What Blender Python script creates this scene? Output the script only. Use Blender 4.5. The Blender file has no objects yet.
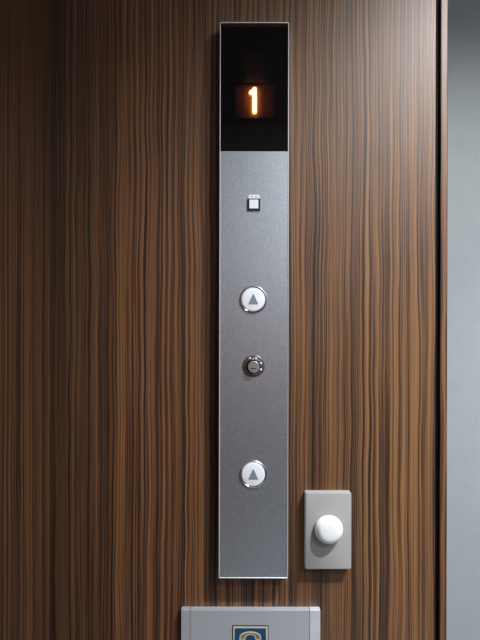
import bpy, bmesh, math
from mathutils import Vector, Matrix
C = bpy.context.scene.collection
F, D, CZ = 503.0, 0.73, 1.30          # focal length in pixels, camera distance, camera height
def PX(u, t=0.0): return (u-240)*(D-t)/F
def PZ(v, t=0.0): return CZ-(v-320)*(D-t)/F

# ---------------------------------------------------------------- materials
def mat(name):
    m = bpy.data.materials.new(name); m.use_nodes = True
    return m, m.node_tree.nodes, m.node_tree.links, m.node_tree.nodes['Principled BSDF']
def plain(name, col, rough=.5, metal=0.0, bump=0.0, bscale=900, var=0.06, vscale=(30,30,30), spec=.5):
    m, n, l, b = mat(name)
    tc = n.new('ShaderNodeTexCoord'); mp = n.new('ShaderNodeMapping'); mp.inputs['Scale'].default_value = vscale
    l.new(tc.outputs['Object'], mp.inputs['Vector'])
    ns = n.new('ShaderNodeTexNoise'); ns.inputs['Scale'].default_value = 1; ns.inputs['Detail'].default_value = 4
    l.new(mp.outputs[0], ns.inputs['Vector'])
    r = n.new('ShaderNodeValToRGB')
    r.color_ramp.elements[0].position = .3; r.color_ramp.elements[1].position = .7
    r.color_ramp.elements[0].color = [c*(1-var) for c in col]+[1]
    r.color_ramp.elements[1].color = [min(1, c*(1+var)) for c in col]+[1]
    l.new(ns.outputs['Fac'], r.inputs[0]); l.new(r.outputs[0], b.inputs['Base Color'])
    b.inputs['Roughness'].default_value = rough; b.inputs['Metallic'].default_value = metal
    b.inputs['Specular IOR Level'].default_value = spec
    if bump:
        n2 = n.new('ShaderNodeTexNoise'); n2.inputs['Scale'].default_value = bscale; n2.inputs['Detail'].default_value = 2
        l.new(tc.outputs['Object'], n2.inputs['Vector'])
        bp = n.new('ShaderNodeBump'); bp.inputs['Strength'].default_value = bump; bp.inputs['Distance'].default_value = .0003
        l.new(n2.outputs['Fac'], bp.inputs['Height']); l.new(bp.outputs[0], b.inputs['Normal'])
    return m
def emit(name, col, s):
    m, n, l, b = mat(name)
    b.inputs['Base Color'].default_value = (*[c*.5 for c in col], 1)
    b.inputs['Emission Color'].default_value = (*col, 1); b.inputs['Emission Strength'].default_value = s
    return m

def zebrano(name, tone, gain=1.0, tint=(1,1,1), fine=1.0, offset=0.0):
    """striped veneer: fine and coarse vertical figure that wanders a little; tone = broad bands of darker veneer and painted-in shade along x"""
    m, n, l, b = mat(name)
    tc = n.new('ShaderNodeTexCoord'); sp = n.new('ShaderNodeSeparateXYZ'); l.new(tc.outputs['Object'], sp.inputs[0])
    def math_(op, a, c, d=None):
        k = n.new('ShaderNodeMath'); k.operation = op
        for i, v in enumerate((a, c, d)):
            if v is None: continue
            if isinstance(v, (int, float)): k.inputs[i].default_value = v
            else: l.new(v, k.inputs[i])
        return k.outputs[0]
    def noise(xs, zs, scale_x, detail=2, rough=.5, off=0.0):
        cb = n.new('ShaderNodeCombineXYZ')
        l.new(math_('MULTIPLY_ADD', xs, scale_x, off), cb.inputs[0]); l.new(zs, cb.inputs[2])
        k = n.new('ShaderNodeTexNoise'); k.inputs['Scale'].default_value = 1; k.inputs['Detail'].default_value = detail
        k.inputs['Roughness'].default_value = rough
        l.new(cb.outputs[0], k.inputs['Vector']); return k.outputs['Fac']
    X = math_('ADD', sp.outputs[0], offset); Z = sp.outputs[2]
    w1 = noise(X, math_('MULTIPLY', Z, 5.0), 14, 1)
    w2 = noise(X, math_('MULTIPLY', Z, 9.0), 40, 1, off=7)
    xw = math_('ADD', X, math_('ADD', math_('MULTIPLY', math_('SUBTRACT', w1, .5), .009), math_('MULTIPLY', math_('SUBTRACT', w2, .5), .0040)))
    coarse = noise(xw, math_('MULTIPLY', Z, .6), 230*fine, 1, .5, 3)
    mid = noise(xw, math_('MULTIPLY', Z, 1.2), 600*fine, 2, .55, 11)
    finer = noise(xw, math_('MULTIPLY', Z, 6), 900*fine, 2, .6, 29)
    v = math_('ADD', math_('ADD', math_('MULTIPLY', coarse, .40), math_('MULTIPLY', mid, .48)), math_('MULTIPLY', finer, .24))
    r = n.new('ShaderNodeValToRGB'); cr = r.color_ramp
    stops = [(.45, (.016,.009,.005)), (.51, (.048,.022,.010)), (.55, (.112,.048,.019)), (.60, (.190,.086,.032)), (.68, (.27,.130,.050))]
    cr.elements[0].position, cr.elements[1].position = stops[0][0], stops[-1][0]
    for p, c in stops[1:-1]: cr.elements.new(p)
    for e, (p, c) in zip(cr.elements, stops): e.position = p; e.color = (*[c[i]*gain*tint[i] for i in range(3)], 1)
    l.new(v, r.inputs[0])
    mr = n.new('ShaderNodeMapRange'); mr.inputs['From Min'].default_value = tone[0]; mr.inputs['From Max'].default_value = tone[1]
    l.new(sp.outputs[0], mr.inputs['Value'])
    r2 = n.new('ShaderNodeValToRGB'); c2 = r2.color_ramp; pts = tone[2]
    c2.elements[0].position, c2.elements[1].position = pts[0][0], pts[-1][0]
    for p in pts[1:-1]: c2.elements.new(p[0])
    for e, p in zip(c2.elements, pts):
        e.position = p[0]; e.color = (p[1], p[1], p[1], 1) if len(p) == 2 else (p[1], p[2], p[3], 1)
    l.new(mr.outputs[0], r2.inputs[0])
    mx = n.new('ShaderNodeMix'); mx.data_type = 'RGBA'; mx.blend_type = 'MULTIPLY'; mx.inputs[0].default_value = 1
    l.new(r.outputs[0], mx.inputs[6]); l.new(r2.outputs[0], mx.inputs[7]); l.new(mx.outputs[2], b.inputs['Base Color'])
    b.inputs['Roughness'].default_value = WOODROUGH; b.inputs['Specular IOR Level'].default_value = .52
    bp = n.new('ShaderNodeBump'); bp.inputs['Strength'].default_value = .12; bp.inputs['Distance'].default_value = .0004
    l.new(v, bp.inputs['Height']); l.new(bp.outputs[0], b.inputs['Normal'])
    return m
WOODROUGH = .48
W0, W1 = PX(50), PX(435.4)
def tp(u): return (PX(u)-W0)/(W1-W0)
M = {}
M['wood'] = zebrano('striped_veneer', (W0, W1, [(tp(50), .22), (tp(61), .34), (tp(72), .62), (tp(84), .48), (tp(96), .82,.76,.76), (tp(108), .60,.55,.56),  # left corner shade and redder left-hand shadow painted in among the veneer bands
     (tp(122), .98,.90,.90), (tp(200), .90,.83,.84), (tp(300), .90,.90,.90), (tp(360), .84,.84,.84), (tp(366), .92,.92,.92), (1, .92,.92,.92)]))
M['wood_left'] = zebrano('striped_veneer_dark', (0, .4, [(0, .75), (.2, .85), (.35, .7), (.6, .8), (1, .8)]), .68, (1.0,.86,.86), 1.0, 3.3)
M['wood_trim'] = zebrano('striped_veneer_edge', (0, 1, [(0, .8), (1, .8)]), .85, (1,.95,.95), .5, 1.7)
M['groove'] = plain('black_joint', (.004,.004,.005), .8, spec=.1)
M['grey_paint'] = plain('grey_wall_paint', (.232,.250,.255), .6, bump=.25, bscale=500, var=.03)
M['white_paint'] = plain('pale_wall_paint', (.72,.75,.79), .7, var=.02)
M['pink_reflect'] = plain('pink_reflect', (.50,.25,.22), .6)
M['dark_reflect'] = plain('dark_reflect_band', (.08,.095,.115), .5)
M['dim_paint'] = plain('grey_ceiling_paint', (.30,.30,.31), .8)
M['floor'] = plain('floor_tile', (.42,.43,.45), .4, var=.08)
M['steel'] = plain('satin_steel', (.66,.69,.73), .34, .90, bump=.22, bscale=2200, var=.16, vscale=(700,700,700))
M['bright_steel'] = plain('bright_satin_steel', (.58,.60,.63), .4, .5, bump=.2, bscale=2200, var=.10, vscale=(700,700,700))
M['alu'] = plain('satin_aluminium', (.82,.84,.86), .42, .5)
M['chrome'] = plain('polished_chrome', (.82,.83,.86), .08, 1.0, var=.01)
M['dull_chrome'] = plain('dull_chrome', (.42,.42,.42), .25, 1.0, var=.03)
M['lock'] = plain('nickel_lock', (.55,.51,.48), .35, .8, var=.03)
M['black'] = plain('black_plastic', (.008,.008,.010), .45)
M['navy'] = plain('dark_frame', (.012,.018,.032), .35)
M['module'] = plain('display_module', (.10,.07,.06), .8, var=.25, vscale=(900,900,900))
M['white'] = plain('white_plastic', (.86,.87,.89), .35, var=.01)
M['button'] = plain('white_button', (.86,.88,.92), .3, var=.01)
M['arrow'] = plain('grey_arrow', (.22,.24,.30), .4)
M['knob'] = plain('white_knob_plastic', (.90,.90,.89), .32, var=.01)
M['plate'] = plain('grey_plastic', (.33,.32,.305), .55, bump=.2, bscale=900, var=.03)
M['blue'] = plain('sign_blue', (.012,.055,.15), .35, var=.15, vscale=(300,300,300))
M['cream'] = plain('sign_cream', (.52,.55,.36), .4)
M['olive'] = plain('sign_olive', (.22,.17,.06), .4)
M['digit'] = emit('lit_digit', (1.0,.26,.06), 100)
M['lamp'] = emit('lamp_disc', (1.0,.96,.9), 4)
# smoked pane: fresnel mirror over a tinted see-through layer
m, n, l, b = mat('smoked_glass'); n.remove(b)
tr = n.new('ShaderNodeBsdfTransparent'); tr.inputs[0].default_value = (.55,.53,.55,1)
gl = n.new('ShaderNodeBsdfGlossy'); gl.inputs['Roughness'].default_value = .06
fr = n.new('ShaderNodeFresnel'); fr.inputs[0].default_value = 1.45
mx = n.new('ShaderNodeMixShader'); l.new(fr.outputs[0], mx.inputs[0]); l.new(tr.outputs[0], mx.inputs[1]); l.new(gl.outputs[0], mx.inputs[2])
l.new(mx.outputs[0], n['Material Output'].inputs[0]); M['glass'] = m

# ---------------------------------------------------------------- geometry helpers
def finish(name, bm, m, parent=None, loc=(0,0,0), smooth=False, angle=35):
    bmesh.ops.recalc_face_normals(bm, faces=bm.faces)
    me = bpy.data.meshes.new(name); bm.to_mesh(me); bm.free(); me.materials.append(m)
    if smooth:
        for p in me.polygons: p.use_smooth = True
        try: me.set_sharp_from_angle(angle=math.radians(angle))
        except Exception: pass
    o = bpy.data.objects.new(name, me); C.objects.link(o); o.location = loc
    if parent: o.parent = parent
    return o
def box(bm, x0, x1, y0, y1, z0, z1, bev=0, seg=2):
    t = bmesh.new(); bmesh.ops.create_cube(t, size=1)
    for v in t.verts: v.co = Vector(((x0+x1)/2+v.co.x*(x1-x0), (y0+y1)/2+v.co.y*(y1-y0), (z0+z1)/2+v.co.z*(z1-z0)))
    if bev: bmesh.ops.bevel(t, geom=list(t.edges), offset=bev, segments=seg, profile=.5, affect='EDGES')
    me = bpy.data.meshes.new('tmp'); t.to_mesh(me); t.free(); bm.from_mesh(me); bpy.data.meshes.remove(me); return bm
def rbox(bm, x0, x1, yf, yb, z0, z1, r, bev, seg=5):
    """slab facing -Y with rounded corners r and a softened front edge"""
    pts = []
    for cx, cz, a0 in ((x1-r,z1-r,0),(x0+r,z1-r,90),(x0+r,z0+r,180),(x1-r,z0+r,270)):
        for k in range(seg+1):
            a = math.radians(a0+90*k/seg); pts.append((cx, cz, math.cos(a), math.sin(a)))
    rings = []
    for y, s in ((yb, r), (yf+bev, r), (yf+bev*.3, r-bev*.3), (yf, r-bev)):
        rings.append([bm.verts.new((cx+c*s, y, cz+d*s)) for cx, cz, c, d in pts])
    for A, B in zip(rings, rings[1:]):
        for i in range(len(pts)): bm.faces.new((A[i], A[(i+1)%len(pts)], B[(i+1)%len(pts)], B[i]))
    bm.faces.new(rings[0]); bm.faces.new(rings[-1]); return bm
def lathe(bm, prof, seg=48):
    """prof = (radius, y) pairs, axis = Y through the origin; first and last closed"""
    rings = []
    for r, y in prof:
        rings.append([bm.verts.new((0, y, 0))] if r == 0 else [bm.verts.new((r*math.cos(2*math.pi*i/seg), y, r*math.sin(2*math.pi*i/seg))) for i in range(seg)])
    for A, B in zip(rings, rings[1:]):
        for i in range(seg):
            j = (i+1) % seg
            if len(A) == 1: bm.faces.new((A[0], B[i], B[j]))
            elif len(B) == 1: bm.faces.new((A[i], A[j], B[0]))
            else: bm.faces.new((A[i], A[j], B[j], B[i]))
    if len(rings[0]) > 1: bm.faces.new(rings[0])
    if len(rings[-1]) > 1: bm.faces.new(rings[-1])
    return bm
def prism(bm, pts, y0, y1):
    A = [bm.verts.new((x, y0, z)) for x, z in pts]; B = [bm.verts.new((x, y1, z)) for x, z in pts]
    for i in range(len(pts)):
        j = (i+1) % len(pts); bm.faces.new((A[i], A[j], B[j], B[i]))
    bm.faces.new(A); bm.faces.new(B); return bm
def rounded(pts, r, k=5):
    out = []
    n_ = len(pts)
    for i in range(n_):
        p, a, b_ = Vector(pts[i]), Vector(pts[i-1]), Vector(pts[(i+1) % n_])
        s = p+(a-p).normalized()*r; e = p+(b_-p).normalized()*r
        for q in range(k+1):
            t = q/k; v = s*(1-t)**2+p*2*t*(1-t)+e*t*t; out.append((v.x, v.y))
    return out
def empty(name, loc, label, cat, group=None):
    o = bpy.data.objects.new(name, None); C.objects.link(o); o.location = loc; o.empty_display_size = .05
    o['label'] = label; o['category'] = cat
    if group: o['group'] = group
    return o
def struct(name, x0, x1, y0, y1, z0, z1, m, bev=0, label=None):
    o = finish(name, box(bmesh.new(), x0, x1, y0, y1, z0, z1, bev), m, smooth=False); o['kind'] = 'structure'
    o['label'] = label or name.replace('_', ' '); return o

# ---------------------------------------------------------------- the room
H = 2.30; YB = -1.9; XL = PX(50); XR = 1.25; YR = .25
S0, S1 = PX(440.2), PX(447.6)
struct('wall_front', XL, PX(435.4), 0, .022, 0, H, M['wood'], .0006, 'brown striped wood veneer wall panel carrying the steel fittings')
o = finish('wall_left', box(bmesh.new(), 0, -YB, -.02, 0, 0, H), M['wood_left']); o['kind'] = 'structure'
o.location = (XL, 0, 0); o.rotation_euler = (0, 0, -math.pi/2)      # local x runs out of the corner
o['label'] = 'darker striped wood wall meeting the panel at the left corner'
struct('trim_1', PX(435.1), PX(440.5), .005, .030, 0, H, M['groove'], 0, 'black shadow joint at the right of the wood panel')
struct('trim_2', S0, S1, 0, .023, 0, H, M['wood_trim'], .0014, 'narrow wood edge strip beside the grey wall')
struct('wall_right', PX(436), XR, YR, YR+.02, 0, H, M['grey_paint'], 0, 'smooth grey wall at the right edge')
struct('wall_return', PX(436), S1-.002, .0305, YR, 0, H, M['grey_paint'], 0, 'side return behind the wood edge strip')
struct('wall_side', XR, XR+.02, YB, YR, 0, H, M['dim_paint'])
struct('wall_back', XL-.02, XR, YB-.02, YB, 0, H, M['white_paint'], 0, 'pale wall of the lift hall behind the camera')
struct('reflect_band_upper', XL, XR, YB, YB+.012, .85, 1.36, M['pink_reflect'], 0, 'unseen pinkish band added on the back wall for the steel to reflect')  # added out of view to tint the reflection in the steel panel
struct('reflect_band_lower', XL, XR, YB, YB+.015, .12, .85, M['dark_reflect'], 0, 'unseen dark blue band added on the back wall for the steel to reflect')  # added out of view to darken the lower reflection in the steel
struct('floor', XL-.02, XR+.02, YB-.02, YR+.02, -.02, 0, M['floor'])
struct('ceiling', XL-.02, XR+.02, YB-.02, YR+.02, H, H+.02, M['dim_paint'])

# ---------------------------------------------------------------- lift call panel
T = .020
ux0, ux1, vt, vb, vs = 219.2, 288.4, 22.0, 578.4, 151.0
pan = empty('elevator_call_panel', (PX(253.6, T), 0, PZ(vb, T)), 'tall narrow steel lift call panel with black floor display at its top', 'control panel')
ox, oz = pan.location.x, pan.location.z
x0, x1 = PX(ux0, T)-ox, PX(ux1, T)-ox
zt, zs = PZ(vt, T)-oz, PZ(vs, T)-oz
e = .0011
bm = bmesh.new()
box(bm, x0, x0+e, -T, 0, 0, zt, .0003, 1); box(bm, x1-e, x1, -T, 0, 0, zt, .0003, 1)
box(bm, x0+e, x1-e, -T, 0, zt-e, zt, .0002, 1); box(bm, x0+e, x1-e, -T, 0, 0, e, .0003, 1)
finish('frame', bm, M['alu'], pan)['label'] = 'bright thin aluminium edge frame'
finish('back_box', box(bmesh.new(), x0+e, x1-e, -.0105, -.0002, e, zt-e), M['black'], pan)
finish('face_plate', box(bmesh.new(), x0+e, x1-e, -T+.0007, -.011, e, zs, .0003, 1), M['steel'], pan)
win = finish('display_window', box(bmesh.new(), x0+e, x1-e, -T+.0006, -T+.0022, zs+.0002, zt-e, .0002, 1), M['glass'], pan)
win['label'] = 'smoked black glass window'
ZZ = lambda v, t: PZ(v, t)-oz
XX = lambda u, t: PX(u, t)-ox
tm = .0125
finish('display_module', box(bmesh.new(), XX(235, tm), XX(274, tm), -tm, -.0106, ZZ(118, tm), ZZ(85, tm)), M['module'], pan)['label'] = 'dark dot matrix module behind the glass'
finish('direction_module', box(bmesh.new(), XX(244, tm), XX(264, tm), -tm+.0006, -.0106, ZZ(82, tm), ZZ(52, tm)), M['module'], pan)
# lit numeral 1
td = .0146
def cap_pts(ax, az, bx_, bz, r, k=10):
    d = math.atan2(bz-az, bx_-ax); out = []
    for i in range(k+1):
        a = d+math.pi/2+math.pi*i/k; out.append((ax+r*math.cos(a), az+r*math.sin(a)))
    for i in range(k+1):
        a = d-math.pi/2+math.pi*i/k; out.append((bx_+r*math.cos(a), bz+r*math.sin(a)))
    return out
bm = bmesh.new(); r = 1.75*(D-td)/F
prism(bm, cap_pts(XX(254.1, td), ZZ(89.0, td), XX(254.1, td), ZZ(111.6, td), r), -td, -td+.0008)
prism(bm, cap_pts(XX(250.4, td), ZZ(92.4, td), XX(253.4, td), ZZ(90.2, td), r*.85), -td-.0001, -td+.0007)
dg = finish('digit_one', bm, M['digit'], pan); dg['label'] = 'glowing orange white numeral 1'

TF = T-.0007      # front of the steel plate
# small indicator lamp with its label tab
ind = finish('indicator_lamp', rbox(bmesh.new(), XX(246.9, TF), XX(260.0, TF), -TF-.0016, -TF+.001, ZZ(211.2, TF), ZZ(198.9, TF), .0008, .0004), M['navy'], pan)
ind['label'] = 'small square indicator with black surround'
finish('lamp_lens', rbox(bmesh.new(), XX(249.0, TF), XX(258.0, TF), -TF-.0026, -TF-.0012, ZZ(208.8, TF), ZZ(199.9, TF), .0006, .0003), M['white'], ind)['label'] = 'white square lens'
tab = finish('name_tab', rbox(bmesh.new(), XX(248.1, TF), XX(259.2, TF), -TF-.0006, -TF+.0005, ZZ(198.6, TF), ZZ(194.8, TF), .0004, .0002), M['white'], pan)
bm = bmesh.new()
for u in (250.4, 251.6, 254.8, 255.8): box(bm, XX(u, TF), XX(u+.75, TF), -TF-.0008, -TF-.0003, ZZ(197.2, TF), ZZ(196.2, TF))
finish('tab_lettering', bm, M['arrow'], tab)

def call_button(u, v, label):
    t = TF
    ring = finish('call_button', lathe(bmesh.new(), [(.0, .0005), (.0196, .0005), (.0196, -.0008), (.0190, -.0018), (.0180, -.0021), (.0172, -.0016), (.0172, -.0006), (.0, -.0006)]),
                  M['chrome'], pan, (XX(u, t), -t, ZZ(v, t)), True)
    ring['label'] = label
    finish('button_cap', lathe(bmesh.new(), [(0, -.0004), (.0164, -.0004), (.0164, -.0016), (.0158, -.0023), (.0145, -.0026), (0, -.0027)]), M['button'], ring, (0,0,0), True)['label'] = 'white round cap'
    s = (D-t)/F
    p = rounded([(-5.0*s, -4.6*s), (5.0*s, -4.6*s), (.35*s, 5.6*s), (-.35*s, 5.6*s)], .0004, 3)
    finish('arrow_symbol', prism(bmesh.new(), p, -.0025, -.0030), M['arrow'], ring)['label'] = 'grey upward triangle'
call_button(253.2, 299.6, 'upper round white button with a grey up arrow')
call_button(253.6, 474.2, 'lower round white button with a grey up arrow')

# key switch
ks = finish('key_switch', lathe(bmesh.new(), [(0, .0005), (.0160, .0005), (.0160, -.0004), (.0152, -.0011), (.0112, -.0014), (.0104, -.0008), (.0098, .0), (0, .0)]),
            M['dull_chrome'], pan, (XX(253.6, TF), -TF, ZZ(366.4, TF)), True)
ks['label'] = 'round metal key switch below the upper button'
finish('lock_cylinder', lathe(bmesh.new(), [(0, .0001), (.0082, .0001), (.0082, -.0070), (.0074, -.0078), (0, -.0079)]), M['lock'], ks, (0,0,0), True)
finish('keyhole', box(bmesh.new(), -.0036, .0030, -.0081, -.0074, -.0028, -.0016), M['black'], ks)
bm = bmesh.new()
for u, v, r in ((250.0,358.1,.0013),(253.2,358.9,.0009),(255.9,358.3,.0014),(261.0,363.2,.0015),(257.8,366.4,.0005),(260.9,369.4,.0015)):  # small pale dots along the top and right of the ring
    t = bmesh.new(); bmesh.ops.create_uvsphere(t, u_segments=12, v_segments=8, radius=r)
    for q in t.verts: q.co = Vector((q.co.x+(u-253.6)*(D-TF)/F, q.co.y*.5-.0014, q.co.z-(v-366.4)*(D-TF)/F))
    me = bpy.data.meshes.new('tmp'); t.to_mesh(me); t.free(); bm.from_mesh(me); bpy.data.meshes.remove(me)
finish('ring_dots', bm, M['white'], ks, smooth=True)['label'] = 'pale raised dots on the key switch ring'

# ---------------------------------------------------------------- knob plate
tp_ = .012
pl = empty('wall_knob', (PX(329, tp_), 0, PZ(569.3, tp_)), 'small grey plate with round white knob on the wood right of the steel panel', 'wall knob')
lx, lz = pl.location.x, pl.location.z
finish('wall_plate', rbox(bmesh.new(), PX(305.8, tp_)-lx, PX(352.0, tp_)-lx, -tp_, 0, 0, PZ(492.8, tp_)-lz, .0022, .0013), M['plate'], pl, smooth=True)['label'] = 'grey rectangular plate'
R = .0202
prof = [(0, .0002), (.0170, .0002), (.0170, -.0018), (.985*R, -.0022)]
for fr_, y in ((1.0,-.0040),(.99,-.0060),(.965,-.0078),(.92,-.0098),(.86,-.0119),(.78,-.0139),(.69,-.0153),(.58,-.0160),(.45,-.0164),(.25,-.0167),(0,-.0168)):
    prof.append((R*fr_, y*.82))
finish('knob', lathe(bmesh.new(), prof, 56), M['knob'], pl, (PX(330.0, .022)-lx, -tp_, PZ(531.2, .022)-lz), True, 60)['label'] = 'white domed knob'

# ---------------------------------------------------------------- emergency telephone box
tb = .010
bx_ = empty('intercom_box', (PX(251.3, tb), 0, PZ(610.2, tb)-.19), 'wide steel box at the bottom with a blue telephone sign', 'intercom')
lx, lz = bx_.location.x, bx_.location.z; hz = .19
X_ = lambda u: PX(u, tb)-lx
Z_ = lambda v: PZ(v, tb)-lz
finish('housing', box(bmesh.new(), X_(182.0)+.0003, X_(320.7)-.0003, -tb+.0012, 0, .0004, hz-.0004, .0003, 1), M['black'], bx_)
finish('side_strip', box(bmesh.new(), X_(181.8), X_(190.3), -tb, -.0004, 0, hz, .0005, 2), M['bright_steel'], bx_)
finish('side_strip', box(bmesh.new(), X_(310.6), X_(321.0), -tb, -.0004, 0, hz, .0005, 2), M['alu'], bx_)['label'] = 'brighter right side strip'
fp = finish('face_plate', box(bmesh.new(), X_(190.7), X_(310.2), -tb, -.0004, 0, hz, .0005, 2), M['bright_steel'], bx_)
sg = finish('telephone_sign', rbox(bmesh.new(), X_(232.9), X_(269.3), -tb-.0006, -tb+.0005, Z_(661.6), Z_(625.2), .0008, .0002), M['navy'], bx_)
sg['label'] = 'square blue sign with a cream telephone'
finish('sign_border', rbox(bmesh.new(), X_(233.9), X_(268.5), -tb-.0010, -tb-.0004, Z_(660.6), Z_(626.2), .0006, .0002), M['cream'], sg)
finish('sign_field', rbox(bmesh.new(), X_(235.5), X_(266.7), -tb-.0014, -tb-.0008, Z_(659.0), Z_(627.8), .0004, .0002), M['blue'], sg)
def handset(g, y0, y1, m, nm):
    top = []
    # outline in pixels relative to (251, 640): an arched handle with two cups hanging down
    for a in range(0, 181, 12):
        t = math.radians(a); top.append((251+(10.9-g)*math.cos(t), 637.4-(6.6-g)*math.sin(t)**.8))
    left = [(251-10.9+g, 638.9-g), (251-5.2-g*.9, 638.9-g)]
    inn = []
    for a in range(180, -1, -15):
        t = math.radians(a); inn.append((251+(4.6+g*1.0)*math.cos(t), 637.0-(2.8+g)*math.sin(t)**.8+g*0))
    right = [(251+5.2+g*.9, 638.9-g), (251+10.9-g, 638.9-g)]
    pts = top+left+inn+right
    return finish(nm, prism(bmesh.new(), [(X_(u), Z_(v)) for u, v in pts], y0, y1), m, sg)
handset(0, -tb-.0018, -tb-.0012, M['cream'], 'handset_symbol')
handset(1.15, -tb-.0020, -tb-.0016, M['olive'], 'handset_fill')
body = rounded([(X_(243.2), Z_(655)), (X_(258.8), Z_(655)), (X_(256.2), Z_(641)), (X_(245.8), Z_(641))], .002)
finish('telephone_body_symbol', prism(bmesh.new(), body, -tb-.0018, -tb-.0012), M['cream'], sg)

# ---------------------------------------------------------------- lamps
def downlight(x, y, label):
    t = empty('ceiling_downlight', (x, y, H), label, 'ceiling light', 'round ceiling downlights')
    bm = lathe(bmesh.new(), [(.052, 0), (.060, 0), (.060, .004), (.052, .004), (.047, .0)], 32)
    tr_ = finish('trim_ring', bm, M['alu'], t); tr_.rotation_euler = (-math.pi/2, 0, 0); tr_.location = (0,0,-.004)
    return t
def spot(name, loc, target, power, angle, blend, size, col):
    L = bpy.data.lights.new(name, 'SPOT'); L.energy = power; L.spot_size = math.radians(angle); L.spot_blend = blend
    L.shadow_soft_size = size; L.color = col
    o = bpy.data.objects.new(name, L); C.objects.link(o); o.location = loc
    o.rotation_euler = (Vector(target)-Vector(loc)).to_track_quat('-Z', 'Y').to_euler(); return o
def area(name, loc, target, power, sx, sy, col):
    L = bpy.data.lights.new(name, 'AREA'); L.energy = power; L.shape = 'RECTANGLE'; L.size = sx; L.size_y = sy; L.color = col
    o = bpy.data.objects.new(name, L); C.objects.link(o); o.location = loc
    o.rotation_euler = (Vector(target)-Vector(loc)).to_track_quat('-Z', 'Y').to_euler(); return o
spot('downlight_front', (.62, -.58, 2.2), (.46, 0, .6), 88, 99, 1.0, .03, (.93,.97,1))
spot('downlight_recess', (.85, -.50, 2.24), (.80, YR, -.30), 130, 68, 1.0, .04, (.90,.95,1))
area('fill_area', (1.0, -1.35, H-.02), (1.0, -1.35, 0), 15, .4, .3, (.93,.97,1))  # unseen soft fill added under the ceiling to lift the shade

# ---------------------------------------------------------------- camera
cam = bpy.data.cameras.new('camera'); co = bpy.data.objects.new('camera', cam); C.objects.link(co)
cam.sensor_width = 36; cam.lens = 36*F/640; cam.clip_start = .02
co.location = (0, -D, CZ); co.rotation_mode = 'QUATERNION'
co.rotation_quaternion = (Matrix.Rotation(math.radians(90), 4, 'X') @ Matrix.Rotation(math.radians(.13), 4, 'Z')).to_quaternion()
S = bpy.context.scene; S.camera = co
w = bpy.data.worlds.new('world'); S.world = w; w.use_nodes = True
w.node_tree.nodes['Background'].inputs[0].default_value = (.5,.55,.6,1); w.node_tree.nodes['Background'].inputs[1].default_value = .05
S.view_settings.view_transform = 'Standard'; S.view_settings.look = 'None'; S.view_settings.gamma = 1
S.view_settings.use_curve_mapping = False; S.view_settings.exposure = .25
